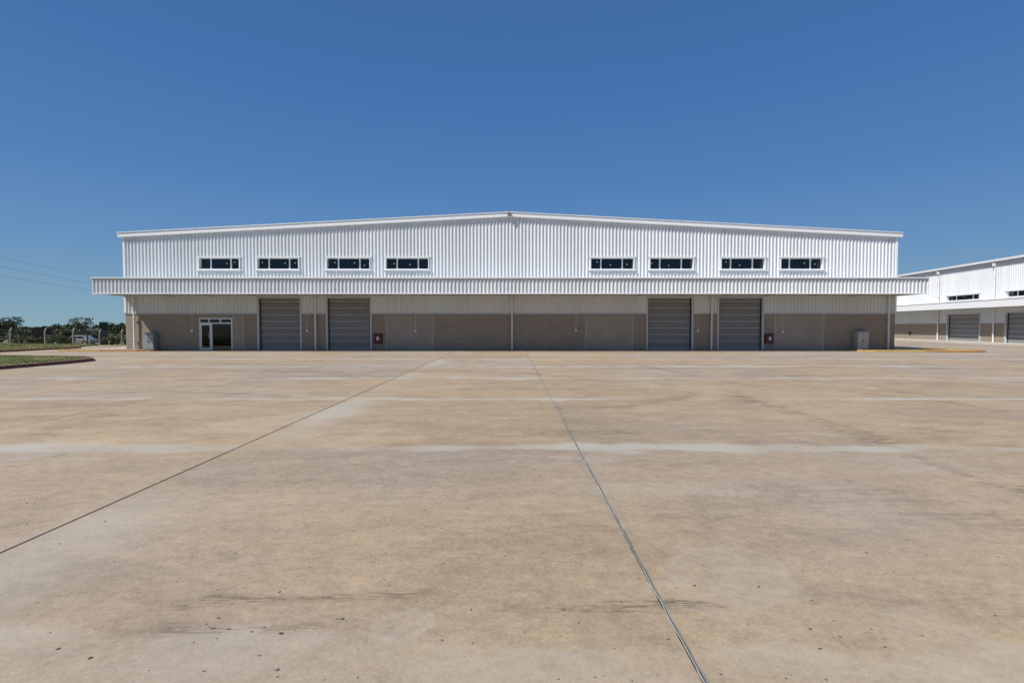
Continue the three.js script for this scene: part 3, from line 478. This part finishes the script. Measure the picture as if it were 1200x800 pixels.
function hoseBox(px, label) {
  const h = thing('fire_hose_cabinet', [wx(px), wy(401.5), -WALLZ]); h.scale.setScalar(.88); tag(h, label, 'hose cabinet', 'fire hose cabinets beside the roller doors');
  part('box', prism([[-.32, 0], [.32, 0], [.32, .72], [-.32, .72]], .002, .2, .012), M.red, h);
  part('surround', merge([B(-.38, .38, -.06, .0, .0, .12), B(-.38, .38, .72, .78, .0, .12), B(-.38, -.32, 0, .72, .0, .12), B(.32, .38, 0, .72, .0, .12)]), M.black, h);
  part('glass_door', B(-.2, .2, .14, .6, .2, .208), M.dark, h); part('label_plate', B(-.09, .09, .22, .52, .208, .214), M.white, h); part('handle', B(.24, .27, .3, .44, .2, .225), M.galv, h);
}
hoseBox(443, 'red fire hose cabinet on the half of the wall with the glass entrance');
hoseBox(901.5, 'red fire hose cabinet on the wall half without the glass entrance');

// ---------------------------------------------------------------- far left: fence, gatehouse, container, car, trees, power lines
{
  const f = thing('boundary_fence', [0, 0, 0]); tag(f, 'boundary fence of bent concrete posts and wire strands before the trees', 'fence');
  const mp = std([.26, .245, .2], .9), mw = std([.16, .16, .16], .6), spots = [[-52, 43], [-48, 42.6], [-43.6, 42.8], [-44.2, 46.6], [-42.7, 48.2], [-40.6, 48.6], [-38.6, 48.8], [-35.6, 49.4], [-32, 50]];
  const sp = [[-90, 45.2], [-40, 45.2], [11, 44], [52, 46.6], [85, 48.2], [116, 48.8], [142, 49.4], [172, 50]].map(([px, z]) => [(px - 600) / FOCAL * z, z]);
  const tops = sp.map(([x, z], i) => {
    const y = .0 + (i < 5 ? .1 : -.06), H = 1.30;
    part('post', merge([prism([[-.05, 0], [.05, 0], [.045, H], [-.045, H]], -.05, .05, .012), prism([[-.044, H - .02], [.044, H - .02], [.04, H + .34], [-.04, H + .34]], -.04, .04, .01).translate(0, -H, 0).rotateX(-.6).translate(0, H, 0)]), mp, f, [x, y, -z]); return [x, y, -z];
  });
  for (let i = 0; i + 1 < tops.length; i++) for (const h of [.3, .55, .8, 1.05, 1.25, 1.42]) { const off = h > 1.3 ? -.1 : .075, [x0, y0, z0] = tops[i], [x1, y1, z1] = tops[i + 1]; part('wire', tube([[x0, y0 + h, z0 + off], [(x0 + x1) / 2, (y0 + y1) / 2 + h - .02, (z0 + z1) / 2 + off], [x1, y1 + h, z1 + off]], .007, 4, 4), mw, f); }
}
{ // gatehouse: tall dark green block with a flat canopy
  const z = 63, x = (121.3 - 600) / FOCAL * z, y = landY(x, z) , top = EYE + (382 - 376.5) / FOCAL * z - y, g = thing('gatehouse', [x, y, -z], .64);
  tag(g, 'narrow dark green gatehouse tower with white cap and flat side canopy among the trees', 'gatehouse');
  const green = std([.012, .026, .023], .7);
  part('tower', prism([[-.42, 0], [.42, 0], [.42, top - .12], [-.42, top - .12]], -.4, .4, .02), green, g); part('cap', B(-.46, .46, top - .12, top, -.44, .44), M.trim, g);
  part('canopy', merge([B(-1.7, -.42, top - 1.08, top - 1.0, -.4, .4)]), M.trim, g); part('canopy_soffit', B(-1.68, -.43, top - 1.22, top - 1.08, -.38, .38), green, g); for (const s of [-.3, .3]) part('column', cyl(.05, top - 1.22, -1.6, 0, s, 10), green, g);
  part('door', B(-.3, .3, .05, 2.05, .401, .43), M.dark, g);
}
{
  const z = 62, x = (49 - 600) / FOCAL * z, y = landY(x, z), c = thing('shipping_container', [x, y, -z], .74); tag(c, 'dark rust red shipping container half hidden behind a fence post', 'container');
  const m = std([.045, .016, .013], .75), w = .95, H = 2.2;
  part('body', B(-w, w, .12, H, -6, -.03), m, c); part('frame', merge([B(-w - .03, -w + .1, 0, H + .03, -.12, .02), B(w - .1, w + .03, 0, H + .03, -.12, .02), B(-w + .1, w - .1, H - .1, H + .028, -.12, .018), B(-w + .1, w - .1, 0, .14, -.12, .018)]), m, c);
  for (const s of [-1, 1]) { const d = part('door', B(s < 0 ? -w + .11 : .01, s < 0 ? -.01 : w - .11, .15, H - .11, -.03, .0), m, c); for (const q of [.25, .7]) part('lock_rod', cyl(.02, H - .35, s * q, .2, .03, 8), m, d); }
}
{ // pale estate car seen from the side behind the fence
  const z = 67, x = (91 - 600) / FOCAL * z, y = landY(x, z), car = thing('parked_car', [x, y, -z], .12); tag(car, 'pale silver car parked among bushes behind the fence', 'car');
  const paint = new THREE.MeshPhysicalMaterial({ color: lin(.3, .31, .32), roughness: .4, clearcoat: .8, metalness: .2 }), W = .82;
  const arch = (cx, r) => { const p = []; for (let i = 0; i <= 8; i++) { const a = Math.PI - Math.PI * i / 8; p.push([cx + Math.cos(a) * r, .3 + Math.sin(a) * r]); } return p; };
  part('body', prism([[-2.05, .3], ...arch(-1.3, .36), ...arch(1.3, .36), [2.02, .3], [2.06, .62], [1.95, .84], [1.5, .9], [-.8, .9], [-1.9, .76], [-2.08, .6]], -W, W, .05), paint, car);
  const cab = part('cabin', prism([[-.95, .88], [-.3, 1.36], [.95, 1.40], [1.62, .9]], -W + .08, W - .08, .06), paint, car);
  for (const s of [-1, 1]) { for (const q of [[[-.72, .93], [-.24, 1.28], [.28, 1.3], [.28, .93]], [[.36, .93], [.36, 1.3], [.86, 1.3], [1.3, .95]]]) part('side_window', prism(q, s > 0 ? W - .085 : -W + .075, s > 0 ? W - .075 : -W + .085), M.dark, cab); }
  part('windscreen', B(-.01, .01, 0, .56, -W + .2, W - .2).rotateZ(-.95).translate(-.88, .96, 0), M.dark, cab);
  for (const cx of [-1.3, 1.3]) for (const s of [-1, 1]) { const w = part('wheel', new THREE.TorusGeometry(.23, .085, 10, 24), M.black, car, [cx, .31, s * (W - .1)]); part('rim', new THREE.CylinderGeometry(.18, .18, .12, 16).rotateX(Math.PI / 2), M.galv, w); }
  for (const s of [-1, 1]) { part('headlight', new THREE.SphereGeometry(.11, 12, 8).scale(.5, .7, 1.3), M.white, car, [-2.0, .64, s * .6]); part('tail_light', B(1.99, 2.04, .6, .8, s * .62 - .1, s * .62 + .1), M.red, car); }
  part('bumper', merge([B(-2.12, -2.02, .32, .5, -.75, .75), B(1.98, 2.1, .32, .5, -.75, .75)]), M.dark, car); for (const s of [-1, 1]) part('mirror', new THREE.SphereGeometry(.09, 10, 8), paint, car, [-.72, .98, s * (W + .06)]);
}
const bark = std([.075, .06, .048], .95);
const leafMats = [[.05, .07, .026], [.036, .055, .024], [.085, .10, .045], [.14, .135, .075]].map(c => std([1, 1, 1], .8, { vertexColors: true, userData: { c } }));
function foliage(c, clumps, per, spread, size) {                       // small leaf faces spread through clumps
  const pos = [], col = [], idx = []; let n = 0; const a = new THREE.Vector3(), b = new THREE.Vector3();
  for (const [cx, cy, cz, r] of clumps) { const tone = rr(.65, 1.35); for (let i = 0; i < per; i++) {
    let x, y, z; do { x = rr(-1, 1); y = rr(-1, 1); z = rr(-1, 1); } while (x * x + y * y + z * z > 1); const k = r * spread;
    a.set(rr(-1, 1), rr(-1, 1), rr(-1, 1)).normalize(); b.set(rr(-1, 1), rr(-1, 1), rr(-1, 1)).cross(a).normalize(); const s = size * rr(.6, 1.4), px = cx + x * k, py = cy + y * k * .8, pz = cz + z * k;
    const t = tone * rr(.75, 1.3); for (const [u, v] of [[-1, 0], [0, -.45], [1, 0], [0, .45]]) { pos.push(px + a.x * s * u + b.x * s * v, py + a.y * s * u + b.y * s * v, pz + a.z * s * u + b.z * s * v); col.push(c[0] * t, c[1] * t, c[2] * t * .9); }
    idx.push(n, n + 1, n + 2, n, n + 2, n + 3); n += 4; } }
  return raw(pos, idx, { color: col });
}
function tree(name, label, category, group, px, topY, z, halfW, kind, sparse = false) {
  const x = (px - 600) / FOCAL * z, y = landY(x, z) + (z < 50 ? .1 : 0), top = EYE + (382 - topY) / FOCAL * z - y, R = halfW / FOCAL * z, t = thing(name, [x, y - .03, -z], rr(0, 6)); tag(t, label, category, group);
  const trunk = [], clumps = [], shrub = category === 'shrub', th = shrub ? top * .3 : top * .55, lean = rr(-.15, .15), r0 = shrub ? .05 : .035 * top + .04;
  const limb = (p, r) => { const g = tube(p, 1, 8, 6), a = g.attributes.position, c = new THREE.CatmullRomCurve3(p.map(q => new THREE.Vector3(...q))); for (let i = 0; i <= 8; i++) { const o = c.getPointAt(i / 8), s = r * (1 - .75 * i / 8); for (let j = 0; j < 7; j++) { const k = i * 7 + j; a.setXYZ(k, o.x + (a.getX(k) - o.x) * s, o.y + (a.getY(k) - o.y) * s, o.z + (a.getZ(k) - o.z) * s); } } return g; };
  trunk.push(limb([[0, 0, 0], [lean * .5, th * .5, .05], [lean, th * 1.2, 0]], r0));
  const nl = sparse ? 12 : shrub ? 5 : 7;
  for (let i = 0; i < nl; i++) { const an = i / nl * 6.283 + rr(-.3, .3), q = rr(.55, 1), ey = top * (sparse ? rr(.75, 1) : rr(.55, .9)); const e = [Math.cos(an) * R * q, ey, Math.sin(an) * R * q]; trunk.push(limb([[lean * .5, th * rr(.5, 1), 0], [e[0] * .45, (th + ey) / 2 + .1, e[2] * .45], e], r0 * .5)); clumps.push([e[0], e[1], e[2], sparse ? R * .26 : R * .42]); if (sparse && i % 2) clumps.push([e[0] * .7, e[1] * .86, e[2] * .7, R * .24]); }
  if (!sparse) for (let i = 0; i < (shrub ? 9 : 16); i++) { const an = rr(0, 6.28), q = Math.sqrt(rnd()) * .85, v = rr(shrub ? .2 : .38, .9), k = Math.sqrt(Math.max(0, 1 - ((v - .55) / .5) ** 2)) * .95; clumps.push([Math.cos(an) * R * q * k, top * v, Math.sin(an) * R * q * k, Math.min(R, top) * rr(.24, .4)]); }
  const c = leafMats[kind].userData.c;
  part('trunk', merge(trunk), bark, t); part('crown', foliage(c, clumps, sparse ? 34 : shrub ? 150 : 190, 1, (sparse ? .085 : shrub ? .10 : .13) * z / 62), leafMats[kind], t);
}
const far = 'trees beyond the boundary fence', near = 'shrubs along the boundary fence', TD = 'dense dark green tree beyond the boundary fence', TL = 'lighter bushy tree rising between the darker trees beyond the fence';
for (const [px, top, z, w, k] of [[-75, 373, 78, 24, 0], [-42, 375, 80, 22, 1], [-8, 375.5, 76, 18, 0], [10, 376.5, 82, 15, 1], [40, 384, 95, 17, 1], [57, 382, 92, 16, 1], [76, 380.5, 90, 16, 1], [92, 380, 86, 14, 0], [108, 382.5, 94, 15, 1], [130, 379, 84, 14, 1], [146, 377.5, 80, 13, 1], [166, 378, 82, 14, 0]]) tree('broadleaf_tree', TD, 'tree', far, px, top, z, w, k);
for (const [px, top, z, w, k] of [[-22, 384, 72, 16, 0], [26, 385, 74, 15, 0], [68, 386, 73, 15, 2], [104, 386, 75, 13, 0]]) tree('bushy_tree', TL, 'tree', far, px, top, z, w, k);
tree('sparse_tree', 'sparse young tree with bare upright limbs above the parked car', 'tree', null, 97, 372.5, 71, 11, 1, true);
tree('sparse_tree', 'thin spindly tree rising above the dark trees behind the end fence post', 'tree', null, 14, 371, 70, 9, 1, true);
for (const [px, top, z, w, k] of [[-40, 391, 55, 13, 2], [-12, 392, 54, 12, 0], [24, 394, 56, 10, 2], [38, 396, 55, 8, 2], [67, 393, 56, 10, 2], [78, 396, 60, 7, 2]]) tree('leafy_shrub', 'leafy green shrub growing behind the fence wires', 'shrub', near, px, top, z, w, k);
for (const [px, top, z, w, k] of [[129, 393, 54, 6, 3], [136, 391, 55, 7, 3], [145, 392, 54, 7, 3]]) tree('dry_shrub', 'pale dry shrub between the gatehouse and the warehouse corner', 'shrub', near, px, top, z, w, k);
{ // power lines and the poles that carry them
  const A = [-47.5, -19], E = [-84, -128], H = 10.6, mw = std([.05, .05, .055], .6);
  const arm = std([.2, .17, .14], .9);
  for (const [i, p] of [A, E].entries()) { const t = thing('utility_pole', [p[0], landY(p[0], -p[1]) - .02, p[1]], -.33); tag(t, i ? 'concrete utility pole behind the large warehouse' : 'concrete utility pole beyond the grass island', 'utility pole'); part('pole', cyl(.17, H + .6, 0, 0, 0, 14, .1), std([.4, .38, .35], .9), t); part('cross_arm', B(-.08, .08, H - .25, H - .1, -.1, .5), arm, t); for (const h of [.0, -1.15, -2.2]) part('insulator', cyl(.05, .22, .14, H + h - .2, 0, 10, .03), M.white, t); }
  ['highest', 'middle', 'lowest'].forEach((w, k) => { const y = H - k * 1.1, dx = .14; tag(part('power_line', tube([0, .25, .5, .75, 1].map(t => [A[0] + (E[0] - A[0]) * t + dx, y - 3.2 * t * (1 - t) * .35 - 1.0 * t, A[1] + (E[1] - A[1]) * t]), .011, 40, 5), mw, scene), `thin dark power line left of the warehouse, the ${w} of three strands`, 'power line', 'power lines left of the warehouse'); });
}
scene.traverse(o => { if (o.isMesh) { o.castShadow = o.receiveShadow = true; } });
renderer.render(scene, camera);
